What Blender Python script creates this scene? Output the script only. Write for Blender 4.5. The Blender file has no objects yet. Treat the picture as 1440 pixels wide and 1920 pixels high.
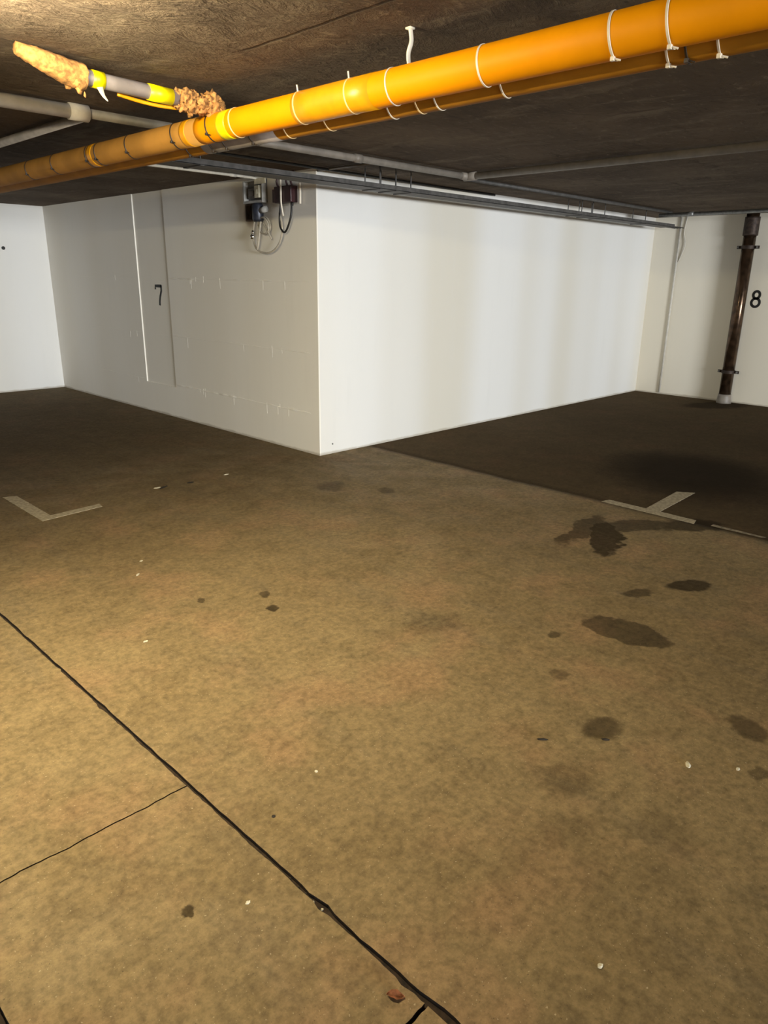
import bpy, bmesh, math, random
from mathutils import Vector, Matrix, noise
random.seed(7)
scene = bpy.context.scene
C = scene.collection
PI = math.pi

# ------------------------------------------------------------------ camera
F_PX, YAW, PITCH, ROLL = 1351.5, 0.77702, 0.315226, 0.014468
cam_d = bpy.data.cameras.new('camera'); cam = bpy.data.objects.new('camera', cam_d); C.objects.link(cam)
cam_d.sensor_fit = 'VERTICAL'; cam_d.sensor_height = 24.0; cam_d.lens = F_PX / 1920 * 24.0
cam_d.clip_start = 0.02; cam_d.clip_end = 100
fw = Vector((math.cos(YAW)*math.cos(PITCH), math.sin(YAW)*math.cos(PITCH), -math.sin(PITCH)))
r0 = Vector((math.sin(YAW), -math.cos(YAW), 0)); u0 = r0.cross(fw)
rr = r0*math.cos(ROLL) + u0*math.sin(ROLL); uu = -r0*math.sin(ROLL) + u0*math.cos(ROLL)
M = Matrix((rr, uu, -fw)).transposed().to_4x4(); M.translation = Vector((-4.1716, -4.9369, 1.5667))
cam.matrix_world = M
scene.camera = cam

# ------------------------------------------------------------------ view, world
scene.view_settings.view_transform = 'Standard'; scene.view_settings.look = 'None'
scene.view_settings.gamma = 1.0; scene.view_settings.use_curve_mapping = False
scene.view_settings.exposure = 0.0
w = bpy.data.worlds.new('world'); scene.world = w; w.use_nodes = True
w.node_tree.nodes['Background'].inputs[0].default_value = (0.75, 0.85, 1.0, 1)
w.node_tree.nodes['Background'].inputs[1].default_value = 0.05

# room dimensions (metres); the corner of the projecting block is the origin
L1, L2, ZC = 6.171, 5.645, 2.40
XW, YB = -8.6, -24.0
LAMP_E = 900.0
LAMP_COL = (1.0, 0.865, 0.56)
LAMPS = [(-3.45, -2.40)]
# daylight coming in at the open garage gate, far behind the camera
gl = bpy.data.lights.new('gate_daylight', 'AREA'); gl.shape = 'RECTANGLE'; gl.size = 6.0; gl.size_y = 1.7
gl.energy = 5000; gl.color = (0.94, 0.975, 1.0)
go = bpy.data.objects.new('gate_daylight', gl); C.objects.link(go)
go.location = (-4.6, YB+0.3, 1.45); go.rotation_euler = (math.radians(90), 0, 0)

# ------------------------------------------------------------------ material helpers
class NT:
    def __init__(s, name):
        s.m = bpy.data.materials.new(name); s.m.use_nodes = True
        s.n = s.m.node_tree.nodes; s.l = s.m.node_tree.links
        s.b = s.n['Principled BSDF']
    def new(s, t, **k):
        o = s.n.new(t)
        for a, v in k.items(): setattr(o, a, v)
        return o
    def put(s, sock, v):
        if isinstance(v, bpy.types.NodeSocket): s.l.new(v, sock)
        elif v is not None:
            if isinstance(v, (tuple, list)) and len(v) == 3 and sock.type == 'RGBA': v = (*v, 1)
            sock.default_value = v
    def pos(s):
        return s.new('ShaderNodeNewGeometry').outputs['Position']
    def vmul(s, v, sc):
        o = s.new('ShaderNodeVectorMath', operation='MULTIPLY'); s.put(o.inputs[0], v); s.put(o.inputs[1], sc); return o.outputs[0]
    def vadd(s, a, b):
        o = s.new('ShaderNodeVectorMath', operation='ADD'); s.put(o.inputs[0], a); s.put(o.inputs[1], b); return o.outputs[0]
    def vscale(s, a, b):
        o = s.new('ShaderNodeVectorMath', operation='SCALE'); s.put(o.inputs[0], a); s.put(o.inputs['Scale'], b); return o.outputs[0]
    def math(s, op, a, b=None, c=None, clamp=False):
        o = s.new('ShaderNodeMath', operation=op); o.use_clamp = clamp
        s.put(o.inputs[0], a); s.put(o.inputs[1], b)
        if c is not None: s.put(o.inputs[2], c)
        return o.outputs[0]
    def noise(s, v, scale, detail=4, rough=0.55, col=False):
        o = s.new('ShaderNodeTexNoise'); s.put(o.inputs['Vector'], v)
        o.inputs['Scale'].default_value = scale; o.inputs['Detail'].default_value = detail; o.inputs['Roughness'].default_value = rough
        return o.outputs['Color' if col else 'Fac']
    def smooth(s, v, a, b, lo=0.0, hi=1.0):
        o = s.new('ShaderNodeMapRange', interpolation_type='SMOOTHSTEP'); s.put(o.inputs['Value'], v)
        o.inputs['From Min'].default_value = a; o.inputs['From Max'].default_value = b
        o.inputs['To Min'].default_value = lo; o.inputs['To Max'].default_value = hi
        return o.outputs[0]
    def mix(s, f, a, b, mode='MIX'):
        o = s.new('ShaderNodeMix', data_type='RGBA', blend_type=mode)
        s.put(o.inputs[0], f); s.put(o.inputs[6], a); s.put(o.inputs[7], b); return o.outputs[2]
    def xyz(s, v):
        o = s.new('ShaderNodeSeparateXYZ'); s.put(o.inputs[0], v); return o.outputs
    def bump(s, h, strength=0.3, dist=0.01):
        o = s.new('ShaderNodeBump'); o.inputs['Strength'].default_value = strength; o.inputs['Distance'].default_value = dist
        s.put(o.inputs['Height'], h); s.l.new(o.outputs[0], s.b.inputs['Normal'])
    def base(s, c): s.put(s.b.inputs['Base Color'], c)
    def set(s, rough=None, metal=None, spec=None, trans=None, coat=None, alpha=None):
        for k, v in (('Roughness', rough), ('Metallic', metal), ('Specular IOR Level', spec), ('Transmission Weight', trans), ('Coat Weight', coat), ('Alpha', alpha)):
            if v is not None: s.put(s.b.inputs[k], v)

def simple(name, col, rough=0.6, metal=0.0, var=0.12, scale=25, bump=0.1, **k):
    t = NT(name); p = t.pos(); n = t.noise(p, scale)
    dark = tuple(c*(1-var*2) for c in col)
    t.base(t.mix(t.smooth(n, 0.3, 0.7), dark, tuple(min(1, c*(1+var*.4)) for c in col)))
    t.set(rough=rough, metal=metal, **k)
    if bump: t.bump(n, bump, 0.004)
    return t.m

# floor concrete ---------------------------------------------------
def floor_material():
    t = NT('stained_concrete_floor'); p = t.pos()
    flat = t.vmul(p, (1, 1, 0))
    big = t.noise(flat, 0.55, 4, 0.55); mid = t.noise(flat, 3.0, 6, 0.65); fine = t.noise(flat, 34, 6, 0.75); blot = t.noise(flat, 9, 5, 0.7)
    streak = t.noise(t.vmul(flat, (5.0, 0.7, 0)), 1.3, 5, 0.6)
    c = t.mix(t.smooth(big, 0.3, 0.7), FLOOR_A, FLOOR_B)
    c = t.mix(t.smooth(mid, 0.35, 0.75, 0.0, 0.45), c, FLOOR_C)
    c = t.mix(t.smooth(streak, 0.5, 0.72, 0.0, 0.35), c, (0.16, 0.125, 0.078))
    f2 = t.math('MULTIPLY', t.smooth(fine, 0.25, 0.75, 0.64, 1.33), t.smooth(blot, 0.3, 0.7, 0.84, 1.12))
    c = t.mix(t.smooth(t.noise(flat, 2.1, 3, 0.6), 0.48, 0.7, 0, 0.5), c, (0.33, 0.20, 0.105))
    c = t.mix(1.0, c, t.vmul((1, 1, 1), f2) if False else _grey(t, f2), 'MULTIPLY')
    speck = t.noise(flat, 130, 2, 0.5)
    c = t.mix(t.smooth(speck, 0.66, 0.76, 0, 0.55), c, (0.62, 0.52, 0.36))
    c = t.mix(t.smooth(speck, 0.34, 0.26, 0, 0.6), c, (0.07, 0.05, 0.03))
    # the right bay is dirtier than the aisle; the left floor is darkened too
    wob = t.noise(flat, 1.6, 4, 0.6)
    x, y, z = t.xyz(flat)
    wx = t.math('MULTIPLY_ADD', wob, 0.10, x); wy = t.math('MULTIPLY_ADD', wob, 1.5, y)
    bay8 = t.smooth(wx, 0.635, 0.70)
    bay7 = t.math('MULTIPLY', t.smooth(wy, -1.4, 2.6), t.smooth(x, 0.6, -1.0, 0.6, 0.75))  # floor darkens gradually with distance from the aisle on the left
    dirt = t.math('MAXIMUM', bay8, bay7)
    c = t.mix(t.math('MULTIPLY', dirt, BAY_DARK), c, (0.050, 0.035, 0.022))
    edge = t.math('MULTIPLY', t.smooth(wx, 0.60, 0.66), t.smooth(wx, 0.80, 0.69))
    c = t.mix(t.math('MULTIPLY', edge, 0.45), c, (0.03, 0.022, 0.015))
    # oil and water stains, each with a shape of its own (centre x, y, inverse axes, strength, softness)
    nz = t.noise(flat, 6.0, 3, 0.6, col=True)
    wp = t.vadd(flat, t.vscale(t.vadd(nz, (-0.5, -0.5, -0.5)), 0.22))
    nz2 = t.noise(flat, 14.0, 4, 0.6, col=True)
    wp2 = t.vadd(flat, t.vscale(t.vadd(nz2, (-0.5, -0.5, -0.5)), 0.075))
    wet = None
    for (cx, cy, a, b, d, e, k, soft, small) in STAINS:
        v = t.vadd(wp2 if small else wp, (-cx, -cy, 0))
        d1 = t.new('ShaderNodeVectorMath', operation='DOT_PRODUCT'); t.put(d1.inputs[0], v); d1.inputs[1].default_value = (a, b, 0)
        d2 = t.new('ShaderNodeVectorMath', operation='DOT_PRODUCT'); t.put(d2.inputs[0], v); d2.inputs[1].default_value = (d, e, 0)
        q = t.math('ADD', t.math('MULTIPLY', d1.outputs['Value'], d1.outputs['Value']), t.math('MULTIPLY', d2.outputs['Value'], d2.outputs['Value']))
        f = t.smooth(q, 1.0+soft, 1.0-soft, 0.0, k)
        wet = f if wet is None else t.math('MAXIMUM', wet, f)
    c = t.mix(wet, c, (0.018, 0.013, 0.008))
    t.base(c)
    t.set(rough=t.math('MAXIMUM', t.smooth(mid, 0.3, 0.7, 0.68, 0.88), t.math('MULTIPLY', t.math('MAXIMUM', dirt, wet), 1.2), clamp=True), spec=t.math('MULTIPLY_ADD', t.math('MAXIMUM', dirt, wet), -0.22, 0.27))
    h = t.math('ADD', t.math('MULTIPLY', fine, 0.6), t.math('MULTIPLY', mid, 0.6))
    t.bump(h, 0.35, 0.006)
    return t.m
def _grey(t, v):
    o = t.new('ShaderNodeCombineColor'); [t.put(o.inputs[i], v) for i in range(3)]; return o.outputs[0]

FLOOR_A, FLOOR_B, FLOOR_C = (0.218, 0.155, 0.074), (0.285, 0.210, 0.107), (0.165, 0.116, 0.054)
BAY_DARK = 0.78
ST = [(1.92, -2.639, 0.567, -1.365, -1.235, -0.373), (-0.086, -2.9, 4.7, -8.6, -2.2, -2.35), (-0.03, -2.72, 3.2, -2.5, 1.1, -12.5), (0.274, -2.908, 1.749, -3.488, -6.329, -8.587), (-0.443, -3.6, 3.436, -8.179, 8.811, 9.303), (-0.744, -3.448, 5.917, -11.987, 12.757, 13.447), (-1.199, -3.62, 0.986, -5.024, 9.445, 1.55), (-1.467, -3.399, 15.7, -25.049, 18.836, 19.695), (-1.975, -3.921, 6.687, -12.23, 9.584, 9.894), (-1.59, -4.294, 0.637, -12.744, 15.997, -4.553), (-1.76, -3.609, 12.112, -19.616, 16.357, 16.997), (-2.322, -3.976, 5.051, -8.305, 9.355, 9.61), (5.746, -1.337, 0.922, -2.381, 2.59, 3.023), (-0.594, -0.828, 6.015, -5.266, 4.466, 4.877), (-3.484, -3.565, 46.016, -27.267, 42.389, 43.154), (-0.354, -1.209, 12.188, -12.369, 7.731, 8.424), (-2.169, -2.114, 29.613, -21.764, 17.423, 18.36), (-2.238, -2.283, 30.615, -23.055, 22.87, 24.029), (-2.443, -1.952, 40.569, -25.064, 21.762, 22.904), (-1.834, -4.413, 7.892, -23.575, 21.255, 21.846), (-2.515, -4.093, 7.383, -12.138, 10.507, 10.753), (-1.78, -2.952, 5.154, -5.982, 6.223, 6.519), (-2.317, -4.318, 4.581, -10.147, 10.686, 10.932), (0.555, -3.17, 1.936, -4.585, 6.2, 6.66)]
SK = [min(0.92, 1.3*q) for q in [.62, .62, .5, .5, .6, .5, .5, .5, .5, .45, .35, .28, .5, .35, .6, .35, .5, .6, .5, .4, .18, .22, .15, .55]]
SS = [.85, .2, .3, .4, .3, .4, .2, .5, .5, .45, .6, .8, .5, .7, .5, .6, .5, .5, .5, .6, .8, .8, .8, .4]
STAINS = [(*s, k, so, (i in (4, 5, 7, 8, 9, 10, 14, 15, 16, 17, 18))) for i, (s, k, so) in enumerate(zip(ST, SK, SS))]
M_FLOOR = floor_material()

def ceiling_material():
    t = NT('board_marked_concrete_ceiling'); p = t.pos()
    wob = t.vadd(p, t.vscale(t.noise(p, 2.2, 3, 0.6, col=True), 0.25))
    s1 = t.noise(t.vmul(wob, (1.0, 3.2, 1)), 2.2, 6, 0.72); s2 = t.noise(t.vmul(wob, (4.5, 1.0, 1)), 1.5, 6, 0.66)
    big = t.noise(p, 0.8, 4, 0.6); lump = t.noise(t.vmul(wob, (1, 2.4, 1)), 13, 5, 0.68); fine = t.noise(p, 60, 4, 0.7)
    c = t.mix(t.smooth(big, 0.3, 0.7), (0.085, 0.061, 0.043), (0.16, 0.12, 0.084))
    c = t.mix(t.smooth(s1, 0.5, 0.72, 0, 0.75), c, (0.055, 0.040, 0.030))
    c = t.mix(t.smooth(s2, 0.5, 0.72, 0, 0.6), c, (0.24, 0.19, 0.135))
    c = t.mix(t.smooth(lump, 0.55, 0.75, 0, 0.6), c, (0.30, 0.235, 0.165))
    c = t.mix(t.smooth(lump, 0.45, 0.28, 0, 0.6), c, (0.05, 0.036, 0.026))
    c = t.mix(t.smooth(fine, 0.70, 0.80, 0, 0.6), c, (0.55, 0.46, 0.34))
    x, y, z = t.xyz(p)
    seam = t.math('ABSOLUTE', t.math('ADD', t.math('MULTIPLY_ADD', s1, 0.03, x), 2.250))
    sm = t.math('MULTIPLY', t.smooth(seam, 0.012, 0.003), t.smooth(y, -2.22, -2.30))
    h = t.math('ADD', t.math('ADD', t.math('MULTIPLY', s1, 1.0), t.math('MULTIPLY', lump, 0.8)), t.math('ADD', t.math('MULTIPLY', fine, 0.2), t.math('MULTIPLY', sm, -0.4)))
    t.base(t.mix(t.math('MULTIPLY', sm, 0.75), c, (0.03, 0.02, 0.014)))
    t.set(rough=0.9, spec=0.15); t.bump(h, 0.9, 0.03)
    return t.m
M_CEIL = ceiling_material()

def wall_material(name, col, streak=0.05, rust=None):
    t = NT(name); p = t.pos()
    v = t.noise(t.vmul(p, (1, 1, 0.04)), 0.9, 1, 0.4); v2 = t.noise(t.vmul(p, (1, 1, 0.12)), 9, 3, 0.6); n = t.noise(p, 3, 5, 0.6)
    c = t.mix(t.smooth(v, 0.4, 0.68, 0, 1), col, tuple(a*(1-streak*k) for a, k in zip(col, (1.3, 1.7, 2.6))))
    c = t.mix(t.smooth(v2, 0.5, 0.8, 0, 0.22), c, tuple(a*0.9 for a in col))
    x, y, z = t.xyz(p)
    foot = t.smooth(t.math('MULTIPLY_ADD', n, 0.05, z), 0.055, 0.03, 0, 0.6)
    c = t.mix(foot, c, (0.33, 0.28, 0.2))
    if rust:
        for (cy, cz, ry, rz, col2, k) in rust:
            q = t.math('ADD', t.math('POWER', t.math('MULTIPLY', t.math('ADD', y, -cy), 1/ry), 2), t.math('POWER', t.math('MULTIPLY', t.math('ADD', z, -cz), 1/rz), 2))
            c = t.mix(t.smooth(t.math('MULTIPLY_ADD', n, 0.8, q), 1.7, 0.6, 0, k), c, col2)
    t.base(c); t.set(rough=0.75, spec=0.25)
    f = t.noise(p, 60, 3, 0.6)
    t.bump(t.math('ADD', t.math('MULTIPLY', f, 0.4), t.math('MULTIPLY', v2, 0.5)), 0.25, 0.004)
    return t.m
M_WALL = wall_material('white_painted_wall', (0.84, 0.835, 0.81), 0.06)
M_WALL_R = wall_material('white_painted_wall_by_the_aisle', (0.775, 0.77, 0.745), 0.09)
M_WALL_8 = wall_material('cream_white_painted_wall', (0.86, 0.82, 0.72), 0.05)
M_BACK = wall_material('unseen_grey_wall', (0.35, 0.33, 0.30), 0.06)  # unseen wall, grey tone chosen to cut bounced light
M_WALL_L = wall_material('white_painted_block_wall', (0.89, 0.86, 0.79), 0.03,
                         rust=[(0.93, 2.10, 0.11, 0.12, (0.22, 0.13, 0.07), 0.75), (0.72, 2.15, 0.2, 0.16, (0.3, 0.27, 0.24), 0.4)])
M_DARK = simple('dark_joint_filler', (0.036, 0.020, 0.010), 0.95, var=0.3, scale=60)
M_PAINT = simple('worn_cream_road_paint', (0.46, 0.39, 0.27), 0.8, var=0.18, scale=40)
M_PAINT_W = simple('nearly_worn_off_road_paint', (0.33, 0.27, 0.18), 0.85, var=0.3, scale=30)
M_BLACK = simple('black_stencil_paint', (0.012, 0.012, 0.012), 0.6, var=0.2)
M_ORANGE = simple('orange_pipe_sleeve', (0.88, 0.33, 0.0), 0.55, var=0.04, scale=5, bump=0.15, spec=0.12)
M_ORANGE_SHADE = simple('shaded_orange_pipe_sleeve', (0.40, 0.175, 0.015), 0.6, var=0.1, scale=5, bump=0.15, spec=0.12)  # shade on the far pipe's underside put into its base colour
M_YELLOW = simple('yellow_adhesive_tape', (0.74, 0.32, 0.002), 0.4, var=0.06, scale=12)
M_ORANGE3 = simple('tan_orange_sleeve', (0.55, 0.27, 0.055), 0.65, var=0.12, scale=4, spec=0.1)  # duller and tanner than the near stretch of sleeve
M_YELLOWG = simple('bright_yellow_adhesive_tape', (0.85, 0.72, 0.0), 0.4, var=0.06, scale=12)
M_TIE = simple('natural_nylon', (0.85, 0.62, 0.30), 0.45, var=0.05)
M_TIEW = simple('white_nylon', (0.78, 0.70, 0.56), 0.45, var=0.05)
M_TIEK = simple('black_nylon', (0.03, 0.02, 0.012), 0.5, var=0.1)
M_FOAM = simple('expanding_foam', (0.56, 0.27, 0.075), 0.9, var=0.3, scale=45, bump=0.9)
M_PVC = simple('grey_pvc_conduit', (0.25, 0.22, 0.185), 0.5, var=0.12, scale=12)
M_PVCL = simple('pale_grey_pvc_conduit', (0.50, 0.45, 0.38), 0.5, var=0.1, scale=12)
M_PVCP = simple('grey_pipe', (0.30, 0.26, 0.24), 0.4, var=0.12, scale=12)
M_GALV = simple('galvanised_steel', (0.30, 0.30, 0.29), 0.45, metal=0.6, var=0.15, scale=30)
M_TRAY = simple('dark_steel_cable_tray', (0.085, 0.08, 0.075), 0.6, metal=0.0, var=0.2, scale=20)
M_BRONZE = simple('brown_glossy_drainpipe', (0.10, 0.06, 0.035), 0.22, metal=0.7, var=0.3, scale=14, bump=0.05)
M_BRACKET = simple('rusty_steel_bracket', (0.06, 0.04, 0.03), 0.6, metal=0.5, var=0.3)
M_WPAINT = simple('white_painted_conduit', (0.62, 0.59, 0.52), 0.6, var=0.06)
M_MAROON = simple('dark_maroon_plastic', (0.045, 0.012, 0.014), 0.4, var=0.15)
M_NAVY = simple('dark_blue_grey_metal', (0.035, 0.04, 0.055), 0.4, metal=0.3, var=0.2)
M_LGREY = simple('light_grey_plastic', (0.42, 0.41, 0.38), 0.45, var=0.08)
M_MGREY = simple('mid_grey_plastic', (0.20, 0.19, 0.18), 0.5, var=0.15)
M_CREAM = simple('cream_plastic', (0.62, 0.57, 0.42), 0.5, var=0.08)
M_RUBBER = simple('black_rubber', (0.012, 0.011, 0.010), 0.45, var=0.1)
M_CHROME = simple('chrome', (0.8, 0.8, 0.8), 0.15, metal=1.0, var=0.02, bump=0)
M_HOSE = simple('milky_clear_hose', (0.72, 0.66, 0.55), 0.25, var=0.05, bump=0, trans=0.55)
M_STONE = simple('pale_stone_chip', (0.72, 0.66, 0.50), 0.7, var=0.15)
M_LEAF = simple('reddish_dry_leaf', (0.45, 0.17, 0.07), 0.7, var=0.25, scale=80)
M_DEBRIS = simple('dark_debris', (0.03, 0.022, 0.014), 0.9, var=0.3)
M_LAMPBODY = simple('white_enamelled_steel', (0.75, 0.75, 0.72), 0.4, var=0.03)
tt = NT('lit_fluorescent_tube'); tt.base((0.9, 0.9, 0.88)); tt.put(tt.b.inputs['Emission Color'], LAMP_COL); tt.b.inputs['Emission Strength'].default_value = LAMP_E
M_TUBE = tt.m

# ------------------------------------------------------------------ mesh helpers
def tag(o, label=None, cat=None, group=None, kind=None):
    if label: o['label'] = label
    if cat: o['category'] = cat
    if group: o['group'] = group
    if kind: o['kind'] = kind
    return o
def obj(name, bm, mat, parent=None, smooth=False):
    me = bpy.data.meshes.new(name); bmesh.ops.recalc_face_normals(bm, faces=bm.faces); bm.to_mesh(me); bm.free()
    if smooth:
        for p in me.polygons: p.use_smooth = True
    me.materials.append(mat)
    o = bpy.data.objects.new(name, me); C.objects.link(o)
    if parent:
        o.parent = parent; o.matrix_parent_inverse = Matrix.Translation(parent.location).inverted()
    return o
def thing(name, loc, label, cat, group=None):
    o = bpy.data.objects.new(name, None); C.objects.link(o); o.location = loc; o.empty_display_size = 0.1
    return tag(o, label, cat, group)
def box(bm, x0, x1, y0, y1, z0, z1, bev=0.0):
    g = bmesh.ops.create_cube(bm, size=1)
    for v in g['verts']:
        v.co = Vector(((x0+x1)/2 + v.co.x*(x1-x0), (y0+y1)/2 + v.co.y*(y1-y0), (z0+z1)/2 + v.co.z*(z1-z0)))
    if bev:
        es = list({e for v in g['verts'] for e in v.link_edges})
        bmesh.ops.bevel(bm, geom=es, offset=bev, segments=2, affect='EDGES', profile=0.5)
    return bm
def boxes(*bs, bev=0.0):
    bm = bmesh.new()
    for b in bs: box(bm, *b, bev=bev)
    return bm
def tube(bm, pts, r, seg=12, closed=False, caps=True, rfun=None, flat=None):
    pts = [Vector(p) for p in pts]; n = len(pts); rings = []
    prev = None
    for i, p in enumerate(pts):
        if closed: t = (pts[(i+1) % n] - pts[i-1]).normalized()
        else: t = (pts[min(i+1, n-1)] - pts[max(i-1, 0)]).normalized()
        if prev is None:
            a = Vector((0, 0, 1)) if abs(t.z) < 0.9 else Vector((1, 0, 0))
            nrm = (a - t*a.dot(t)).normalized()
        else:
            nrm = (prev - t*prev.dot(t)).normalized()
        prev = nrm; b = t.cross(nrm)
        rad = rfun(i/(n-1 if not closed else n)) if rfun else r
        rings.append([bm.verts.new(p + (nrm*math.cos(2*PI*k/seg) + b*math.sin(2*PI*k/seg)*(flat or 1))*rad) for k in range(seg)])
    m = n if closed else n-1
    for i in range(m):
        A, B = rings[i], rings[(i+1) % n]
        for k in range(seg): bm.faces.new((A[k], A[(k+1) % seg], B[(k+1) % seg], B[k]))
    if caps and not closed:
        bm.faces.new(rings[0][::-1]); bm.faces.new(rings[-1])
    return bm
def seg_pts(a, b, n): a, b = Vector(a), Vector(b); return [a.lerp(b, i/n) for i in range(n+1)]
def spline(pts, n=10):
    P = [Vector(p) for p in pts]; out = []
    for i in range(len(P)-1):
        p0, p1, p2, p3 = P[max(i-1, 0)], P[i], P[i+1], P[min(i+2, len(P)-1)]
        for k in range(n):
            t = k/n
            out.append(0.5*((2*p1) + (p2-p0)*t + (2*p0-5*p1+4*p2-p3)*t*t + (3*p1-p0-3*p2+p3)*t**3))
    out.append(P[-1]); return out
def prism(poly, z0, z1, jitter=0):
    bm = bmesh.new()
    a = [bm.verts.new((x, y, z0)) for x, y in poly]; b = [bm.verts.new((x, y, z1)) for x, y in poly]
    n = len(poly); bm.faces.new(a[::-1]); bm.faces.new(b)
    for i in range(n): bm.faces.new((a[i], a[(i+1) % n], b[(i+1) % n], b[i]))
    return bm

# ------------------------------------------------------------------ setting
def dirty_edges(o):
    o.data.materials.append(M_DARK)
    for f in o.data.polygons:
        if f.normal.z < 0.5: f.material_index = 1
    return o
def jag(a, b, n, amp, axis, seed, chips=()):
    out = []
    for i in range(n+1):
        t = i/n; x = a[0]+(b[0]-a[0])*t; y = a[1]+(b[1]-a[1])*t
        d = (noise.noise(Vector((x*9+seed, y*9, seed))) + 0.6*noise.noise(Vector((x*40, y*40, seed+5))))*amp if 0 < i < n else 0
        for (cp, cw, cd) in chips:
            q = x if axis == 'y' else y
            if abs(q-cp) < cw: d += cd*(1-abs(q-cp)/cw)
        out.append((x+d, y) if axis == 'x' else (x, y+d))
    return out
# four slabs cast with open joints between them; dark filler below
XJ = -3.225
east = jag((XJ+0.0068, YB), (XJ+0.0068, L2), 900, 0.0035, 'x', 1, [(-3.80, 0.035, 0.009), (-3.74, 0.03, -0.004), (-2.53, 0.02, 0.004), (-4.22, 0.09, 0.012)])
poly = east + [(L1+0.3, L2+0.3), (L1+0.3, YB)]
st = dirty_edges(obj('floor', prism([(XJ+0.0068, YB)] + east[1:] + [(L1+0.25, L2), (L1+0.25, YB)], -0.12, 0.0), M_FLOOR)); tag(st, 'brown stained concrete slab between the long joint and the walls', kind='structure')
wj = jag((XJ-0.0068, -3.138), (XJ-0.0068, L2), 500, 0.0035, 'x', 2, [(-2.13, 0.012, 0.014), (-2.52, .03, -.006)])
ck = jag((XJ-0.0068, -3.138), (XW, -3.075), 400, 0.006, 'y', 3)
st = dirty_edges(obj('floor', prism(wj + [(XW, L2)] + ck[::-1][:-1], -0.12, 0.0), M_FLOOR)); tag(st, 'concrete slab left of the long joint, above the thin crack', kind='structure')
ck2 = [(x, y-0.005) for x, y in ck]
wj2 = jag((XJ-0.0068, -4.165), (XJ-0.0068, -3.143), 120, 0.0035, 'x', 4, [(-3.80, 0.03, -0.006), (-4.1, .03, -.006)])
cj = jag((XJ-0.0068, -4.165), (-3.915, -4.150), 60, 0.006, 'y', 6)
mj = jag((-3.915, -4.15), (-3.915, -3.135), 100, 0.003, 'x', 7)
# strip slab between long joint and the second joint
ck2s = [q for q in ck2 if q[0] > -3.915]
st = dirty_edges(obj('floor', prism(wj2[::1] + ck2s[1:] + [(-3.915, ck2s[-1][1])] + mj[::-1][1:-1] + cj[::-1][:-1], -0.12, 0.0), M_FLOOR)); tag(st, 'concrete slab between the long joint and the crack at lower left', kind='structure')
cjl = [(x, y-0.010) for x, y in cj]
wj3 = jag((XJ-0.0068, YB), (XJ-0.0068, cjl[0][1]), 600, 0.0035, 'x', 8)
st = dirty_edges(obj('floor', prism(wj3[:-1] + cjl + [(-3.915, YB)], -0.12, 0.0), M_FLOOR)); tag(st, 'concrete slab at the bottom edge of the photo left of the long joint', kind='structure')
ck3s = [q for q in ck2 if q[0] < -3.937]
st = dirty_edges(obj('floor', prism([(-3.937, YB), (-3.937, ck3s[0][1])] + ck3s + [(XW, YB)], -0.12, 0.0), M_FLOOR)); tag(st, 'concrete slab in the lower left corner of the photo', kind='structure')
st = obj('floor', boxes((XW-0.2, L1+0.3, YB, L2+0.2, -0.25, -0.013)), M_DARK); tag(st, 'dark dirt filling the open floor joints', kind='structure')

def struct(name, bm, m, label):
    return tag(obj(name, bm, m), label, kind='structure')
struct('ceiling', boxes((XW-0.2, L1+0.3, YB, L2+0.3, ZC, ZC+0.25)), M_CEIL, 'rough brown concrete ceiling slab')
# block corner: left face at x = 0 with a shallow recessed panel, right face at y = 0
RY0, RY1, RZ = 2.49, 3.165, 0.345
D = 0.014
bl = bmesh.new()
box(bl, D, 0.22, 0.22, L2, 0, ZC)
box(bl, 0, D, 0.0, RY0, 0, ZC); box(bl, 0, D, RY1, L2, 0, ZC); box(bl, 0, D, RY0, RY1, 0, RZ)
def ridge(y0, y1, z, amp, seed, x=0.0):
    n = max(6, int((y1-y0)/0.03)); pts = []
    for i in range(n+1):
        y = y0+(y1-y0)*i/n
        pts.append((x+0.001, y, z+0.006*noise.noise(Vector((y*3, seed, 0)))))
    tube(bl, pts, amp, 6, rfun=lambda t: amp*(0.35+0.9*abs(noise.noise(Vector((t*(y1-y0)*6, seed, 3))))*1.6))
for z, s in ((1.518, 1), (0.915, 2), (0.375, 3), (2.09, 4)):
    k = 0.009 if z < 2 else 0.003
    ridge(0.12, RY0-0.02, z, k, s); ridge(RY1+0.02, 4.6, z-0.0, k*0.55, s+10)
for z in (1.50, 0.905, 0.71): ridge(RY0+0.1, RY1-0.15, z, 0.003, z*7, D)
for i in range(26):
    y = random.uniform(0.2, 4.2); z = random.choice((1.518, 0.915, 0.375)) - random.uniform(-0.01, 0.03)
    if RY0-0.03 < y < RY1+0.03: continue
    tube(bl, seg_pts((0, y, z+0.02), (0, y+random.uniform(-.01, .01), z-random.uniform(0.02, 0.09)), 3), 0.002, 5)
struct('wall_middle_left', bl, M_WALL_L, 'grey white painted wall with the number 7 and a recessed panel')
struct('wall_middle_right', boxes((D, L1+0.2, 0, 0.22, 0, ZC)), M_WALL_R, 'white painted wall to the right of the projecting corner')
struct('wall_left', boxes((XW-0.2, 0.3, L2, L2+0.2, 0, ZC)), M_WALL, 'white painted wall at the far left')
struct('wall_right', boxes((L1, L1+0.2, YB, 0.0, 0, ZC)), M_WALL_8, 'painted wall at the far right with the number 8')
struct('wall_back', boxes((XW-0.2, XW, YB, L2, 0, ZC)), M_BACK, 'unseen wall behind the camera, greyed to cut bounced light')
struct('wall_gate_side', boxes((XW, -7.8, YB-0.2, YB, 0, ZC), (-1.4, L1, YB-0.2, YB, 0, ZC)), M_WALL, 'end wall beside the garage gate')

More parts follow.
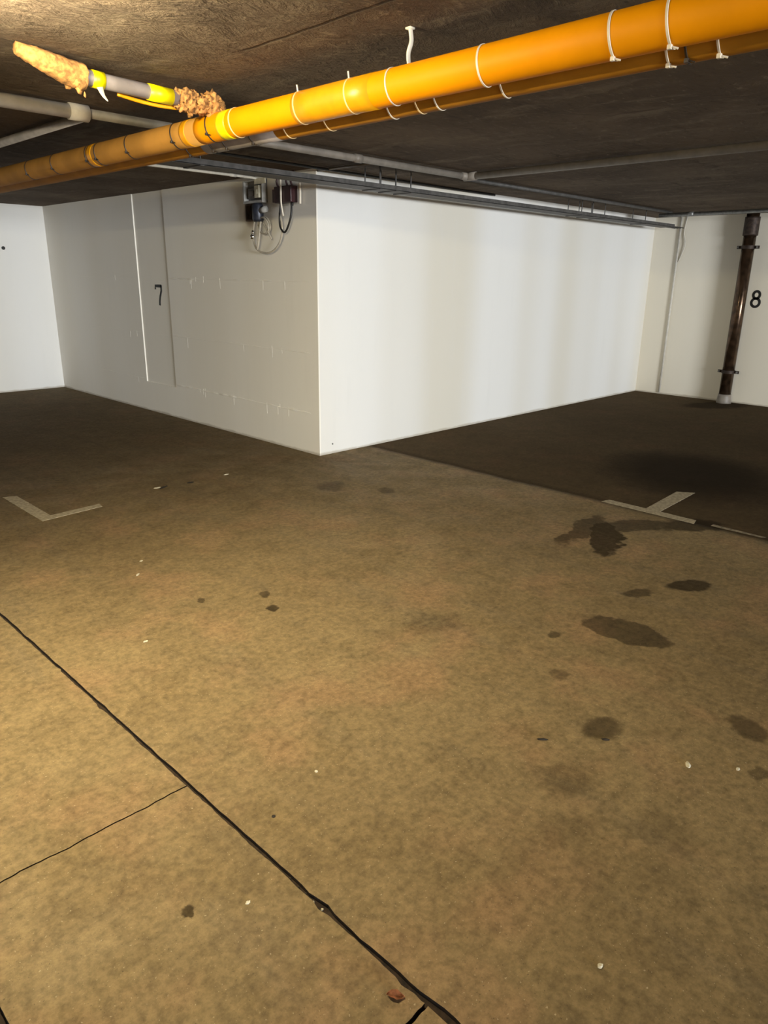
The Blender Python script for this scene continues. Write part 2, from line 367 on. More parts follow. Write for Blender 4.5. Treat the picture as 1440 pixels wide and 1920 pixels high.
# ------------------------------------------------------------------ ceiling lamps (outside the frame, real fittings)
for i, (lx, ly) in enumerate(LAMPS):
    t = thing('fluorescent_lamp', (lx, ly, ZC), 'white fluorescent batten lamp on the aisle ceiling, outside the frame', 'lamp')
    obj('lamp_body', boxes((lx-0.05, lx+0.05, ly-0.32, ly+0.32, ZC-0.125, ZC), bev=0.006), M_LAMPBODY, t)
    for dx in (-0.028, 0.028):
        bm = bmesh.new(); tube(bm, [(lx+dx, ly-0.295, ZC-0.16), (lx+dx, ly+0.295, ZC-0.16)], 0.014, 8)
        obj('tube', bm, M_TUBE, t, True)
    obj('end_cap', boxes((lx-0.05, lx+0.05, ly-0.32, ly-0.295, ZC-0.180, ZC-0.125)), M_LAMPBODY, t)
    obj('end_cap', boxes((lx-0.05, lx+0.05, ly+0.295, ly+0.32, ZC-0.180, ZC-0.125)), M_LAMPBODY, t)

# ------------------------------------------------------------------ orange pipes
def long_pipe(xc, zc, r, y0, y1, mat, label, wob):
    t = thing('orange_pipe', (xc, (y0+y1)/2, zc), label, 'pipe')
    n = 160; pts = [(xc + wob*noise.noise(Vector((y0+(y1-y0)*i/n, 0, xc))), y0+(y1-y0)*i/n, zc + wob*noise.noise(Vector((y0+(y1-y0)*i/n, 5, xc)))) for i in range(n+1)]
    bm = bmesh.new(); tube(bm, pts, r, 40); obj('pipe_sleeve', bm, mat, t, True)
    return t
PA = long_pipe(-2.05, 2.222, 0.060, -9.5, -1.60, M_ORANGE, 'bright orange pipe under the ceiling, nearer of the pair with white ties', 0.0)
PB = long_pipe(-1.929, 2.208, 0.058, -9.5, L2, M_ORANGE_SHADE, 'orange pipe with shade in its colour, close behind the brighter orange pipe', 0.0)
def ring(xc, zc, r, y, wid, thick, skew=0.0, y_off=None, n=44):
    bm = bmesh.new()
    R = []
    for k in range(n):
        a = 2*PI*k/n
        dy = skew*math.cos(a-0.6)
        row = []
        for (dr, w) in ((0, -wid/2), (thick, -wid/2*0.8), (thick, wid/2*0.8), (0, wid/2)):
            row.append(bm.verts.new((xc+(r+dr)*math.cos(a), y+dy+w, zc+(r+dr)*math.sin(a))))
        R.append(row)
    for k in range(n):
        A, B = R[k], R[(k+1) % n]
        for j in range(4): bm.faces.new((A[j], A[(j+1) % 4], B[(j+1) % 4], B[j]))
    return bm
def tie(parent, xc, zc, r, y, mat, label, skew=0.012, head=True, ang=-1.9, wid=0.007):
    bm = ring(xc, zc, r+0.0005, y, wid, 0.0022, skew)
    o = obj('cable_tie', bm, mat, parent)
    if head:
        bm = bmesh.new()
        hx, hz = xc+(r+0.006)*math.cos(ang), zc+(r+0.006)*math.sin(ang); hy = y+skew*math.cos(ang-0.6)
        box(bm, hx-0.006, hx+0.006, hy-0.006, hy+0.006, hz-0.006, hz+0.006, bev=0.0015)
        tube(bm, [(hx, hy-0.004, hz), (hx+0.004, hy-0.022, hz-0.006)], 0.0028, 6)
        obj('tie_head', bm, mat, o)
    if label: o['label'] = label
    return o
RA, RB = 0.060, 0.058
for y, mat, wid in ((-2.874, M_TIEW, .006), (-3.284, M_TIEW, .007), (-3.74, M_TIEW, .008), (-3.905, M_TIEW, .008)):
    tie(PA, -2.05, 2.222, RA, y, mat, 'white cable tie', head=(y < -3.5), wid=wid)
for y in (-1.89, -2.35, -2.656): tie(PA, -2.05, 2.222, RA, y, M_TIE, 'yellowed cable tie', head=False, ang=1.9)
for y in (-2.35, -2.656):
    bm = bmesh.new(); tube(bm, [(-2.075, y, 2.275), (-2.082, y-0.003, 2.300)], 0.0035, 6)
    o = obj('tie_tail', bm, M_TIEW, PA); o['label'] = 'white end of a cable tie sticking up'
for y in (0.52, 0.10, -0.40, -0.523, -0.896, -1.375, -1.691): tie(PA, -2.05, 2.222, RA, y, M_TIEK, 'black cable tie', skew=0.02, head=True, ang=-2.6, wid=.009)
for y in (-2.753, -2.989, -3.28, -3.848, -3.99): tie(PB, -1.929, 2.208, RB, y, M_TIEW, 'white cable tie', head=(y < -3.5), wid=.007)
for y in (-2.115, -2.385, -2.897): tie(PB, -1.929, 2.208, RB, y, M_TIE, 'yellowed cable tie', head=False)
for y in (-1.30, -1.517, -1.634, -1.854, -3.902): tie(PB, -1.929, 2.208, RB, y, M_TIEK, 'black cable tie', head=True, ang=-2.0)
def sleeve(y0, y1, mat, name, lab, xc=-2.05, zc=2.222, r=RA+0.0012, parent=PA):
    bm = bmesh.new(); tube(bm, seg_pts((xc, y0, zc), (xc, y1, zc), 4), r, 40); o = obj(name, bm, mat, parent, True); o['label'] = lab
o = None
bm = bmesh.new(); tube(bm, seg_pts((-2.05, -1.60, 2.222), (-2.05, L2, 2.222), 40), RA, 40); o = obj('pipe_sleeve', bm, M_ORANGE3, PA, True); o['label'] = 'duller tan orange far stretch of the sleeve'
sleeve(-1.86, -1.79, M_YELLOWG, 'tape', 'bright yellow tape below the foam')
sleeve(-1.52, -1.47, M_YELLOW, 'tape', 'yellow tape band')
sleeve(-0.49, -0.43, M_YELLOW, 'tape', 'yellow tape band')
sleeve(-2.79, -2.34, M_YELLOW, 'tape', 'wide yellow tape wrap')
sleeve(-2.05, -1.45, M_PVCP, 'bare_pipe', 'bare grey section', -1.929, 2.208, RB+0.001, PB)

# hanging straps that fix the pair to the ceiling
def strap(y, x, z1, lab, wid=0.010):
    pts = spline([(x, y, ZC), (x+0.004, y-0.004, (ZC+z1)/2+0.02), (x-0.003, y+0.003, (ZC+z1)/2-0.02), (x, y, z1)], 6)
    bm = bmesh.new(); tube(bm, pts, wid, 8, flat=0.5)
    box(bm, x-0.012, x+0.012, y-0.012, y+0.012, ZC-0.006, ZC)
    tag(obj('pipe_hanger', bm, M_TIEW, None, True), lab, 'hanger')
strap(-2.93, -2.035, 2.279, 'frayed white hanger strap between ceiling and orange pipe at top centre')

# ------------------------------------------------------------------ grey pipe stub with foam
def blob(bm, c, r, seed, amp=0.35, sc=None, sub=3):
    g = bmesh.ops.create_icosphere(bm, subdivisions=sub, radius=1)
    for v in g['verts']:
        n = v.co.normalized(); k = 1+amp*noise.noise(n*2.2+Vector((seed, seed*2, 0)))+amp*0.5*noise.noise(n*5+Vector((seed, 0, 3)))
        q = n*r*k
        if sc: q = Vector((q.x*sc[0], q.y*sc[1], q.z*sc[2]))
        v.co = Vector(c)+q
YS = -1.68
st = thing('grey_pipe_stub', (-2.42, YS, 2.32), 'short grey pipe with yellow tape and orange foam beside the orange pipe', 'pipe')
bm = bmesh.new(); tube(bm, [(-2.80, YS-0.01, 2.345), (-2.62, YS, 2.33), (-2.10, YS-0.01, 2.315)], 0.030, 24); obj('pipe_body', bm, M_PVCP, st, True)
def xring(x0, x1, yc, z0, z1, r, mat, name, lab):
    bm = bmesh.new(); tube(bm, [(x0, yc, z0), (x1, yc, z1)], r, 24); o = obj(name, bm, mat, st, True); o['label'] = lab
xring(-2.625, -2.575, YS, 2.331, 2.329, 0.0335, M_YELLOWG, 'tape', 'narrow yellow tape band')
xring(-2.375, -2.262, YS-0.004, 2.3225, 2.319, 0.0335, M_YELLOWG, 'tape', 'wide yellow tape band')
bm = bmesh.new(); tube(bm, spline([(-2.60, YS-0.02, 2.300), (-2.592, YS-0.026, 2.272), (-2.575, YS-0.03, 2.250)], 5), 0.012, 8, rfun=lambda t: 0.014*(1-t)+0.002, flat=0.3)
o = obj('tape_tail', bm, M_STONE, st, True); o['label'] = 'loose pale tape end hanging down'
bm = bmesh.new(); tube(bm, spline([(-2.50, YS+0.03, 2.298), (-2.4, YS+0.035, 2.288), (-2.3, YS+0.03, 2.283), (-2.2, YS+0.02, 2.286)], 5), 0.008, 8, flat=0.6)
o = obj('tape_tail', bm, M_YELLOW, st, True); o['label'] = 'yellow tape strip hanging below the pipe'
bm = bmesh.new()
tube(bm, spline([(-2.93, YS-0.04, 2.375), (-2.86, YS-0.03, 2.362), (-2.78, YS-0.02, 2.345), (-2.70, YS, 2.333), (-2.655, YS, 2.33)], 8), 0.04, 18, rfun=lambda t: 0.022+0.028*math.sin(min(1, t*1.15)*PI/2))
for i in range(9):
    a = i/8; blob(bm, (-2.70+0.02*math.cos(i*2.4), YS+0.028*math.sin(i*2.1), 2.33-0.03*abs(math.cos(i*1.3))), 0.018+0.008*random.random(), i*3.1, sub=2)
blob(bm, (-2.685, YS-0.01, 2.285), 0.017, 4, sc=(0.8, 0.8, 1.6), sub=2); blob(bm, (-2.665, YS-0.015, 2.262), 0.007, 9, sc=(0.8, 0.8, 2.0), sub=2)
for v in bm.verts:
    if v.co.z > ZC-0.001: v.co.z = ZC-0.001
    v.co += Vector((noise.noise(v.co*60), noise.noise(v.co*60+Vector((9, 0, 0))), noise.noise(v.co*60+Vector((0, 9, 0)))))*0.006
o = obj('foam_plug', bm, M_FOAM, st, True); o['label'] = 'orange foam cone tapering up to the ceiling'
bm = bmesh.new()
for i in range(34):
    t = i/33; x = -2.232+0.20*t
    blob(bm, (x, YS-0.01-0.03*t+0.024*math.sin(i*2.4)*random.uniform(.6, 1.2), 2.316-0.012*t+0.022*math.cos(i*2.4)*random.uniform(.5, 1.3)), 0.019+0.012*random.random(), i*1.7, 0.9, sub=3, sc=(random.uniform(.7, 1.5), 1, random.uniform(.7, 1.3)))
o = obj('foam_plug', bm, M_FOAM, st, True); o['label'] = 'lumpy cream foam where the stub meets the orange pipe'

# ------------------------------------------------------------------ ceiling conduits
def conduit(name, pts, r, mat, label, cat='pipe', joints=(), seg=16):
    c = sum((Vector(p) for p in pts), Vector())/len(pts)
    t = thing(name, c, label, cat)
    bm = bmesh.new(); tube(bm, pts, r, seg); obj('pipe_body', bm, mat, t, True)
    for (a, b) in joints:
        bm = bmesh.new(); tube(bm, [a, b], r*1.22, seg); obj('coupling', bm, mat, t, True)
    return t
ZP = 2.362
conduit('ceiling_conduit', [(XW+0.02, -0.83, ZP-0.003), (-2.27, -0.83, ZP-0.003)], 0.034, M_PVCL, 'thick pale conduit on the ceiling at upper left ending at a branch', joints=[((-2.36, -0.83, ZP-0.003), (-2.26, -0.83, ZP-0.003))])
conduit('ceiling_conduit', [(-2.25, -0.83, ZP), (0.93, -0.83, ZP)], 0.024, M_PVC, 'darker grey conduit passing above the orange pipes towards the right', joints=[((0.85, -0.83, ZP), (0.94, -0.83, ZP)), ((-0.35, -0.83, ZP), (-0.28, -0.83, ZP))])
conduit('ceiling_conduit', [(-2.24, -0.80, ZP), (-2.24, L2, ZP)], 0.025, M_PVC, 'grey conduit branching to the far left behind the orange pipe')
conduit('ceiling_conduit', [(0.93, -0.86, ZP), (0.93, -9.0, ZP)], 0.027, M_PVC, 'grey conduit branching towards the right edge of the photo', joints=[((0.93, -0.80, ZP), (0.93, -0.92, ZP))])
conduit('ceiling_conduit', [(1.1, -0.66, 2.375), (5.2, -0.66, 2.375)], 0.016, M_TRAY, 'thin dark conduit beside the cable tray near the right wall')
conduit('ceiling_conduit', [(5.10, -0.55, 2.34), (5.10, -9.0, 2.34)], 0.022, M_GALV, 'thin steel conduit along the ceiling before the wall with number 8', joints=[((5.10, -0.9, 2.34), (5.10, -0.98, 2.34))])
# thin white pipe to the wall box
conduit('wall_conduit', spline([(-1.5, 0.74, 2.375), (-0.6, 0.74, 2.375), (-0.10, 0.74, 2.375), (-0.035, 0.74, 2.36)], 6), 0.011, M_WPAINT, 'thin white conduit leading to the electrical box', joints=[((-0.33, 0.74, 2.375), (-0.27, 0.74, 2.375))])

# cable tray
t = thing('cable_tray', (2.0, -0.44, 2.24), 'dark steel cable tray hanging in front of the white wall', 'cable tray')
x0, x1 = -1.62, 5.62
obj('tray_body', boxes((x0, x1, -0.53, -0.34, 2.232, 2.236), (x0, x1, -0.53, -0.526, 2.230, 2.268), (x0, x1, -0.344, -0.34, 2.232, 2.262)), M_TRAY, t)
for x in (-1.4, 0.22, 0.40, 0.58, 3.30, 3.53, 3.80, 4.8):
    bm = bmesh.new(); tube(bm, [(x, -0.52, 2.25), (x, -0.52, ZC)], 0.005, 8); tube(bm, [(x, -0.35, 2.25), (x, -0.35, ZC)], 0.005, 8)
    box(bm, x-0.015, x+0.015, -0.54, -0.33, 2.226, 2.232)
    obj('hanger_rod', bm, M_TRAY, t)
for k, (yy, rr_) in enumerate(((-0.50, 0.006), (-0.46, 0.005), (-0.42, 0.006), (-0.38, 0.005))):
    pts = [(x0-0.05+(x1-x0+0.4)*i/60, yy+0.008*noise.noise(Vector((i*0.4, k, 0))), 2.2365+rr_+0.003*abs(noise.noise(Vector((i*0.5, k, 7))))) for i in range(61)]
    bm = bmesh.new(); tube(bm, pts, rr_, 8)
    tag(obj('power_cable', bm, M_RUBBER, None, True), 'black cable lying in the dark cable tray', 'cable', 'cables lying in the cable tray')

bm = bmesh.new(); tube(bm, spline([(-1.7, -0.20, 2.372), (-0.6, -0.17, 2.376), (0.1, -0.13, 2.380), (0.7, -0.08, 2.386), (1.6, -0.03, 2.388), (2.4, -0.02, 2.389)], 8), 0.010, 10)
tag(obj('black_cable', bm, M_RUBBER, None, True), 'black cable clipped under the ceiling just above the cable tray', 'cable')
conduit('ceiling_conduit', [(0.02, -0.78, 2.385), (0.02, 0.0, 2.385)], 0.010, M_PVC, 'thin short conduit between the long ceiling conduit and the wall corner')
# ------------------------------------------------------------------ right wall: drainpipe, conduit
px_, py_ = L1-0.12, -1.335
t = thing('drainpipe', (px_, py_, 0), 'glossy brown drainpipe running from ceiling to floor beside number 8', 'pipe')
bm = bmesh.new(); tube(bm, [(px_, py_, 0.10), (px_, py_, 1.2), (px_, py_, ZC)], 0.076, 32); obj('pipe_body', bm, M_BRONZE, t, True)
bm = bmesh.new(); tube(bm, [(px_, py_, 0.0), (px_, py_, 0.02), (px_, py_, 0.09), (px_, py_, 0.12)], 0.088, 32, rfun=lambda q: 0.095 if q < 0.4 else 0.084); o = obj('foot_collar', bm, M_PVC, t, True); o['label'] = 'paler metal collar at the floor'
for z in (0.42, 1.99):
    bm = bmesh.new(); tube(bm, [(px_, py_, z-0.02), (px_, py_, z+0.02)], 0.084, 32)
    for s in (-1, 1):
        box(bm, px_-0.012, px_+0.012, py_+s*0.08, py_+s*0.135, z-0.018, z+0.018)
    box(bm, px_+0.07, L1, py_-0.015, py_+0.015, z-0.015, z+0.015)
    clamp = obj('pipe_clamp', bm, M_BRACKET, t)
    for s in (-1, 1):
        bm = bmesh.new(); tube(bm, [(px_-0.034, py_+s*0.115, z), (px_+0.034, py_+s*0.115, z)], 0.011, 6); obj('bolt', bm, M_GALV, clamp)
bm = bmesh.new(); tube(bm, [(px_, py_, 2.13), (px_, py_, 2.15), (px_, py_, 2.33), (px_, py_, 2.35)], 0.09, 32); obj('pipe_socket', bm, M_BRACKET, t, True)
conduit('wall_conduit', [(L1-0.014, -0.375, 0.02), (L1-0.014, -0.375, ZC)], 0.015, M_WPAINT, 'thin vertical white conduit on the wall left of the drainpipe')
bm = bmesh.new(); tube(bm, spline([(L1-0.012, -0.45, ZC), (L1-0.012, -0.43, 2.2), (L1-0.02, -0.47, 2.05), (L1-0.012, -0.43, 1.9), (L1-0.012, -0.40, 1.82)], 8), 0.007, 8)
tag(obj('white_wire', bm, M_WPAINT, None, True), 'loose white wire beside the thin vertical conduit', 'wire')

# ------------------------------------------------------------------ stencilled numbers
def stroke_mesh(lines, wpen, mapf, thick=0.0015):
    """ribbons with real thickness; lines are 2-D polylines, mapf maps (u, v, w) to the wall"""
    bm = bmesh.new()
    for pts in lines:
        n = len(pts); closed = (Vector(pts[0])-Vector(pts[-1])).length < 1e-6
        if closed: pts = pts[:-1]; n -= 1
        L, R = [], []
        for i in range(n):
            a = Vector(pts[i-1] if (i or closed) else pts[0]); b = Vector(pts[(i+1) % n] if (i < n-1 or closed) else pts[-1])
            d = (b-a).normalized(); nn = Vector((-d.y, d.x))*wpen/2; p = Vector(pts[i])
            L.append([bm.verts.new(mapf(*(p+nn), h)) for h in (0, thick)]); R.append([bm.verts.new(mapf(*(p-nn), h)) for h in (0, thick)])
        for i in range(n if closed else n-1):
            j = (i+1) % n
            bm.faces.new((L[i][1], L[j][1], R[j][1], R[i][1])); bm.faces.new((L[i][0], R[i][0], R[j][0], L[j][0]))
            bm.faces.new((L[i][0], L[j][0], L[j][1], L[i][1])); bm.faces.new((R[i][0], R[i][1], R[j][1], R[j][0]))
        if not closed:
            for i in (0, n-1): bm.faces.new((L[i][0], L[i][1], R[i][1], R[i][0]))
    return bm
# 7 (u runs to the right in the photo = -y)
m7 = lambda u, v, h: (D-h, 2.735-u, 1.345+v)
tag(obj('painted_number', stroke_mesh([[(-0.075, 0.055), (-0.072, 0.092), (0.0, 0.092), (0.062, 0.092)], [(0.056, 0.10), (0.052, 0.04), (0.02, -0.02), (0.004, -0.07), (0.0, -0.115)]], 0.032, m7), M_BLACK), 'black painted number 7 on the recessed panel of the grey wall', 'number')
def ell(cx, cy, rx, ry, n=36): return [(cx+rx*math.cos(2*PI*i/n), cy+ry*math.sin(2*PI*i/n)) for i in range(n)]+[(cx+rx, cy)]
m8 = lambda u, v, h: (L1-h, -1.492-u, 1.363+v)
tag(obj('painted_number', stroke_mesh([ell(0, 0.048, 0.040, 0.045), ell(0, -0.048, 0.050, 0.052)], 0.032, m8), M_BLACK), 'black painted number 8 on the wall right of the drainpipe', 'number')

# ------------------------------------------------------------------ floor markings
def mark(poly, label, mat=M_PAINT):
    # subdivide the outline and roughen it slightly, as worn paint
    out = []
    for i in range(len(poly)):
        a, b = Vector(poly[i]), Vector(poly[(i+1) % len(poly)]); n = max(1, int((b-a).length/0.015))
        for k in range(n):
            q = a.lerp(b, k/n); out.append((q.x+0.003*noise.noise(Vector((q.x*60, q.y*60, 1))), q.y+0.003*noise.noise(Vector((q.x*60, q.y*60, 4)))))
    tag(obj('parking_line_marking', prism(out, 0.0, 0.0015), mat), label, 'floor marking')
mark([(-2.545, 0.565), (-2.545, -0.172), (-2.115, -0.128), (-2.105, -0.055), (-2.458, -0.085), (-2.458, 0.53)], 'cream L-shaped bay corner mark on the floor at left')
mark([(0.622, -2.49), (0.705, -2.51), (0.705, -2.80), (1.30, -2.765), (1.37, -2.88), (0.705, -2.905), (0.70, -3.165), (0.615, -3.185)], 'cream T-shaped bay mark on the dark floor at right')
mark([(0.66, -3.28), (0.70, -3.28), (0.69, -3.62), (0.665, -3.60)], 'faint worn strip of paint on the floor right of the T mark', M_PAINT_W)

# ------------------------------------------------------------------ electrical things on the left wall
t = thing('junction_box', (0, 0.80, 2.28), 'open light grey junction box high on the wall near the corner', 'electrical box')
Y0, Y1, Z0, Z1 = 0.66, 0.95, 2.175, 2.365
obj('back_plate', boxes((-0.012, 0, Y0, Y1, Z0, Z1), bev=0.003), M_MGREY, t)
bm = boxes((-0.06, -0.012, Y1-0.022, Y1, Z0, Z1), (-0.06, -0.012, Y0, Y0+0.012, Z0, Z1), (-0.06, -0.012, Y0+0.012, Y1-0.022, Z0, Z0+0.022), (-0.06, -0.012, Y0+0.012, Y1-0.022, Z1-0.012, Z1), bev=0.002)
obj('box_rim', bm, M_LGREY, t)
obj('terminal_block', boxes((-0.045, -0.012, 0.78, 0.89, 2.215, 2.30), (-0.055, -0.045, 0.80, 0.87, 2.235, 2.28), bev=0.003), M_MGREY, t)
o = obj('switch_module', boxes((-0.075, -0.012, 0.69, 0.755, 2.215, 2.315), (-0.082, -0.075, 0.705, 0.74, 2.245, 2.285), bev=0.004), M_CREAM, t); o['label'] = 'cream switch module'
o = obj('cover_flap', boxes((-0.068, -0.06, 0.60, 0.76, 2.325, 2.37), bev=0.002), M_CREAM, t); o['label'] = 'cream plate at the top'
t = thing('control_valve', (-0.04, 0.74, 2.10), 'dark blue-grey valve body below the junction box', 'valve')
bm = bmesh.new(); tube(bm, [(-0.05, 0.745, 2.02), (-0.05, 0.745, 2.04), (-0.05, 0.745, 2.15), (-0.05, 0.745, 2.172)], 0.05, 20, rfun=lambda q: 0.04 if q in (0, 1) else 0.05); obj('valve_body', bm, M_NAVY, t, True)
bm = bmesh.new(); tube(bm, [(-0.05, 0.62, 2.12), (-0.05, 0.70, 2.11)], 0.026, 14); o = obj('valve_outlet', bm, M_LGREY, t, True); o['label'] = 'blue-grey side outlet'
bm = bmesh.new(); box(bm, -0.04, 0, 0.72, 0.77, 2.10, 2.13); obj('wall_mount', bm, M_NAVY, t)
t = thing('motor_housing', (-0.03, 0.87, 2.10), 'rusty brown housing under the left side of the junction box', 'electrical box')
hs = obj('housing', boxes((-0.05, 0, 0.82, 0.94, 2.03, 2.172), bev=0.006), simple('rust_brown_housing', (0.10, 0.055, 0.03), 0.7, var=0.3), t)
obj('cooling_fin', boxes(*[(-0.056, -0.05, 0.83+0.02*i, 0.836+0.02*i, 2.04, 2.16) for i in range(5)]), M_DEBRIS, hs)
t = thing('relay_box', (-0.04, 0.36, 2.22), 'dark maroon relay box near the wall corner', 'electrical box')
obj('housing', boxes((-0.075, 0, 0.24, 0.47, 2.155, 2.285), bev=0.006), M_MAROON, t)
obj('side_housing', boxes((-0.05, 0, 0.47, 0.53, 2.165, 2.27), bev=0.004), simple('dusty_maroon_plastic', (0.12, 0.06, 0.065), 0.5, var=0.2), t)
for y in (0.27, 0.42):
    bm = bmesh.new(); tube(bm, [(-0.04, y, 2.13), (-0.04, y, 2.155)], 0.013, 12); obj('cable_gland', bm, M_RUBBER, t, True)
for y in (0.26, 0.32, 0.45):
    bm = bmesh.new(); tube(bm, spline([(-0.04, y, 2.28), (-0.05, y+0.01, 2.33), (-0.03, y-0.005, 2.38), (-0.03, y, ZC)], 5), 0.009, 8)
    tag(obj('power_cable', bm, M_MAROON, None, True), 'dark cable rising from the maroon relay box to the ceiling', 'cable', 'cables above the relay box')
bm = bmesh.new(); tube(bm, spline([(-0.045, 0.42, 2.14), (-0.055, 0.425, 2.05), (-0.06, 0.415, 1.97), (-0.06, 0.375, 1.925), (-0.06, 0.335, 1.93), (-0.06, 0.29, 1.99), (-0.055, 0.265, 2.06), (-0.045, 0.268, 2.14)], 8), 0.0085, 10)
tag(obj('black_cable', bm, M_RUBBER, None, True), 'black cable hanging in a loop below the maroon relay box', 'cable')
bm = bmesh.new(); tube(bm, spline([(-0.085, 0.36, ZC), (-0.085, 0.36, 2.28), (-0.085, 0.36, 2.15), (-0.07, 0.355, 2.05)], 6), 0.008, 8)
tag(obj('white_cable', bm, M_TIEW, None, True), 'white cable crossing the front of the maroon relay box', 'cable')
bm = bmesh.new(); tube(bm, spline([(-0.03, 0.175, 2.30), (-0.03, 0.17, 2.22), (-0.03, 0.175, 2.14)], 6), 0.010, 8)
tag(obj('white_wire', bm, M_TIEW, None, True), 'short pale wire between the relay box and the wall corner', 'wire')
# coil of clear hose
t = thing('clear_hose', (-0.05, 0.62, 1.92), 'coiled milky hose hanging below the valve on the grey wall', 'hose')
pts = []
for i in range(64):
    a = i/64*2*PI*1.9; r_ = 0.085+0.012*math.sin(i*0.35)
    pts.append((-0.05-0.012*math.sin(a*0.5), 0.66+r_*math.cos(a), 1.985+r_*0.75*math.sin(a)))
bm = bmesh.new(); tube(bm, spline(pts, 2), 0.0075, 8); obj('hose_coil', bm, M_HOSE, t, True)
bm = bmesh.new(); tube(bm, spline([(-0.05, 0.80, 2.02), (-0.05, 0.83, 1.92), (-0.05, 0.815, 1.83), (-0.05, 0.75, 1.775), (-0.05, 0.62, 1.755), (-0.05, 0.50, 1.79), (-0.05, 0.42, 1.87), (-0.05, 0.40, 1.97), (-0.05, 0.43, 2.08)], 10), 0.009, 8); obj('hose_loop', bm, M_HOSE, t, True)
bm = bmesh.new(); tube(bm, spline([(-0.055, 0.70, 2.02), (-0.06, 0.72, 1.92), (-0.06, 0.745, 1.83), (-0.055, 0.77, 1.79)], 8), 0.010, 8); obj('hose_end', bm, M_HOSE, t, True)
bm = bmesh.new(); tube(bm, spline([(-0.055, 0.66, 2.0), (-0.06, 0.60, 1.94), (-0.055, 0.55, 1.87)], 8), 0.007, 8); obj('hose_end', bm, M_HOSE, t, True)
bm = bmesh.new(); blob(bm, (-0.06, 0.825, 1.895), 0.024, 1, 0.05); tube(bm, [(-0.06, 0.825, 1.915), (-0.055, 0.82, 1.95)], 0.012, 10)
o = obj('hose_fitting', bm, M_CHROME, t, True); o['label'] = 'shiny metal fitting'
# small dot on the far left wall
bm = bmesh.new(); tube(bm, [(-0.569, L2, 1.857), (-0.569, L2-0.012, 1.857)], 0.022, 14)
tag(obj('wall_plug', bm, M_BLACK, None), 'small black plug in the white wall at far left', 'plug')
bm = bmesh.new(); tube(bm, [(0.153, 0.0, 0.09), (0.153, -0.006, 0.09)], 0.008, 10)
tag(obj('wall_screw', bm, M_GALV, None), 'tiny screw low on the white wall beside the corner', 'screw')

# ------------------------------------------------------------------ litter on the floor
def chip(name, x, y, sx, sy, h, mat, label, cat, seed=1, rot=0.0, group=None):
    bm = bmesh.new(); g = bmesh.ops.create_icosphere(bm, subdivisions=2, radius=1)
    for v in g['verts']:
        k = 1+0.4*noise.noise(v.co*1.7+Vector((seed, 0, 0))); q = Vector((v.co.x*sx*k, v.co.y*sy*k, 0))
        q = Matrix.Rotation(rot, 3, 'Z') @ q
        v.co = Vector((q.x, q.y, max(0, (v.co.z+0.6)*h*k*0.62)))
    o = obj(name, bm, mat); o.location = (x, y, -0.013 if name == 'joint_pebble' else 0); tag(o, label, cat, group)
chip('stone_chip', -1.961, -4.232, 0.018, 0.008, 0.006, M_STONE, 'pale cream chip on the floor at the right', 'stone', 1, 0.6)
chip('stone_chip', -2.863, -4.40, 0.008, 0.006, 0.005, M_STONE, 'white stone chip on the floor at the bottom right', 'stone', 2)
chip('stone_chip', -2.888, -3.376, 0.006, 0.006, 0.004, M_STONE, 'small pale chip on the floor near the image centre', 'stone', 3)
chip('stone_chip', -3.357, -3.656, 0.007, 0.005, 0.004, M_STONE, 'white chip just left of the long floor joint', 'stone', 4)
chip('stone_chip', -2.858, -2.160, 0.011, 0.007, 0.004, M_STONE, 'pale chip on the floor upper right of the joint start', 'stone', 5)
chip('stone_chip', -2.411, -1.261, 0.011, 0.008, 0.004, M_STONE, 'tiny pale chip, farther of two in front of the L mark', 'stone', 6)
chip('stone_chip', -2.522, -1.434, 0.017, 0.007, 0.004, M_STONE, 'tiny pale flake, nearer of two in front of the L mark', 'stone', 7, 0.8)
chip('stone_chip', -0.997, 0.015, 0.022, 0.010, 0.006, M_STONE, 'pale chip on the floor left of the wall corner', 'stone', 8)
chip('stone_chip', -1.603, 0.036, 0.030, 0.014, 0.006, M_STONE, 'pale flake lying with dark dirt right of the L mark', 'stone', 9)
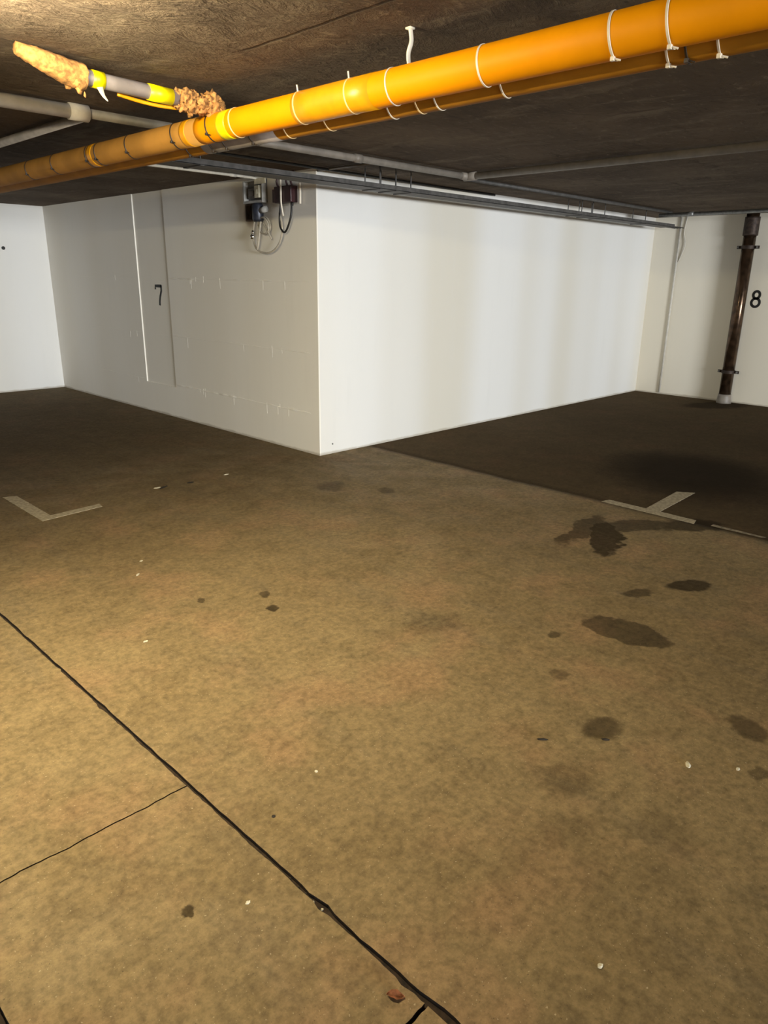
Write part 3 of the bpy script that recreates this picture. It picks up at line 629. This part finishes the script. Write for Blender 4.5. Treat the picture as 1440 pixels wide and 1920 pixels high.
chip('debris', -1.560, 0.02, 0.050, 0.016, 0.004, M_DEBRIS, 'dark dirt crumb beside the pale flake right of the L mark', 'debris', 10, 0.5)
chip('debris', -1.34, 0.0, 0.030, 0.018, 0.004, M_DEBRIS, 'small dark spot of dirt left of the wall corner', 'debris', 11)
chip('twig', -2.196, -3.805, 0.020, 0.005, 0.006, M_DEBRIS, 'short dark twig on the floor left of the oil spots', 'twig', 12, -0.9)
chip('debris', -2.033, -3.963, 0.014, 0.007, 0.005, M_DEBRIS, 'black crumb at the edge of a round oil spot', 'debris', 13, -0.9)
chip('debris', -3.116, -3.446, 0.006, 0.006, 0.004, M_DEBRIS, 'small black crumb right of the long floor joint', 'debris', 14)
chip('stone_chip', -1.86, -4.36, 0.010, 0.006, 0.004, M_STONE, 'tiny pale chip at the far right edge of the floor', 'stone', 15)
for i, (x, y) in enumerate(((-3.222, -3.73), (-3.227, -3.765), (-3.224, -3.70), (-3.225, -3.80), (-3.221, -3.66))):
    chip('joint_pebble', x, y, 0.004, 0.004, 0.004, M_STONE if i % 2 else M_DEBRIS, 'tiny %s pebble caught in the long floor joint' % ('pale' if i % 2 else 'dark'), 'pebble', 20+i, group='%s pebbles in the long floor joint' % ('pale' if i % 2 else 'dark'))
# dry leaf, thin curled blade with a stalk
bm = bmesh.new(); rows = []
for i in range(11):
    u = i/10; wv = 0.011*math.sin(PI*min(1, u*1.02))**0.8*(1+0.35*noise.noise(Vector((u*6, 0, 2))))+0.0008
    rows.append([bm.verts.new(((u-0.5)*0.042, s*wv, 0.0015+0.004*abs(s)**2+0.003*math.sin(u*5))) for s in (-1, -0.5, 0, 0.5, 1)])
for i in range(10):
    for k in range(4): bm.faces.new((rows[i][k], rows[i+1][k], rows[i+1][k+1], rows[i][k+1]))
bmesh.ops.solidify(bm, geom=bm.faces[:], thickness=0.0008)
o = obj('dry_leaf', bm, M_LEAF, None, True); o.location = (-3.268, -4.108, 0.001); o.rotation_euler = (0, 0, -0.9)
tag(o, 'reddish dry leaf beside the long floor joint at the bottom', 'leaf')
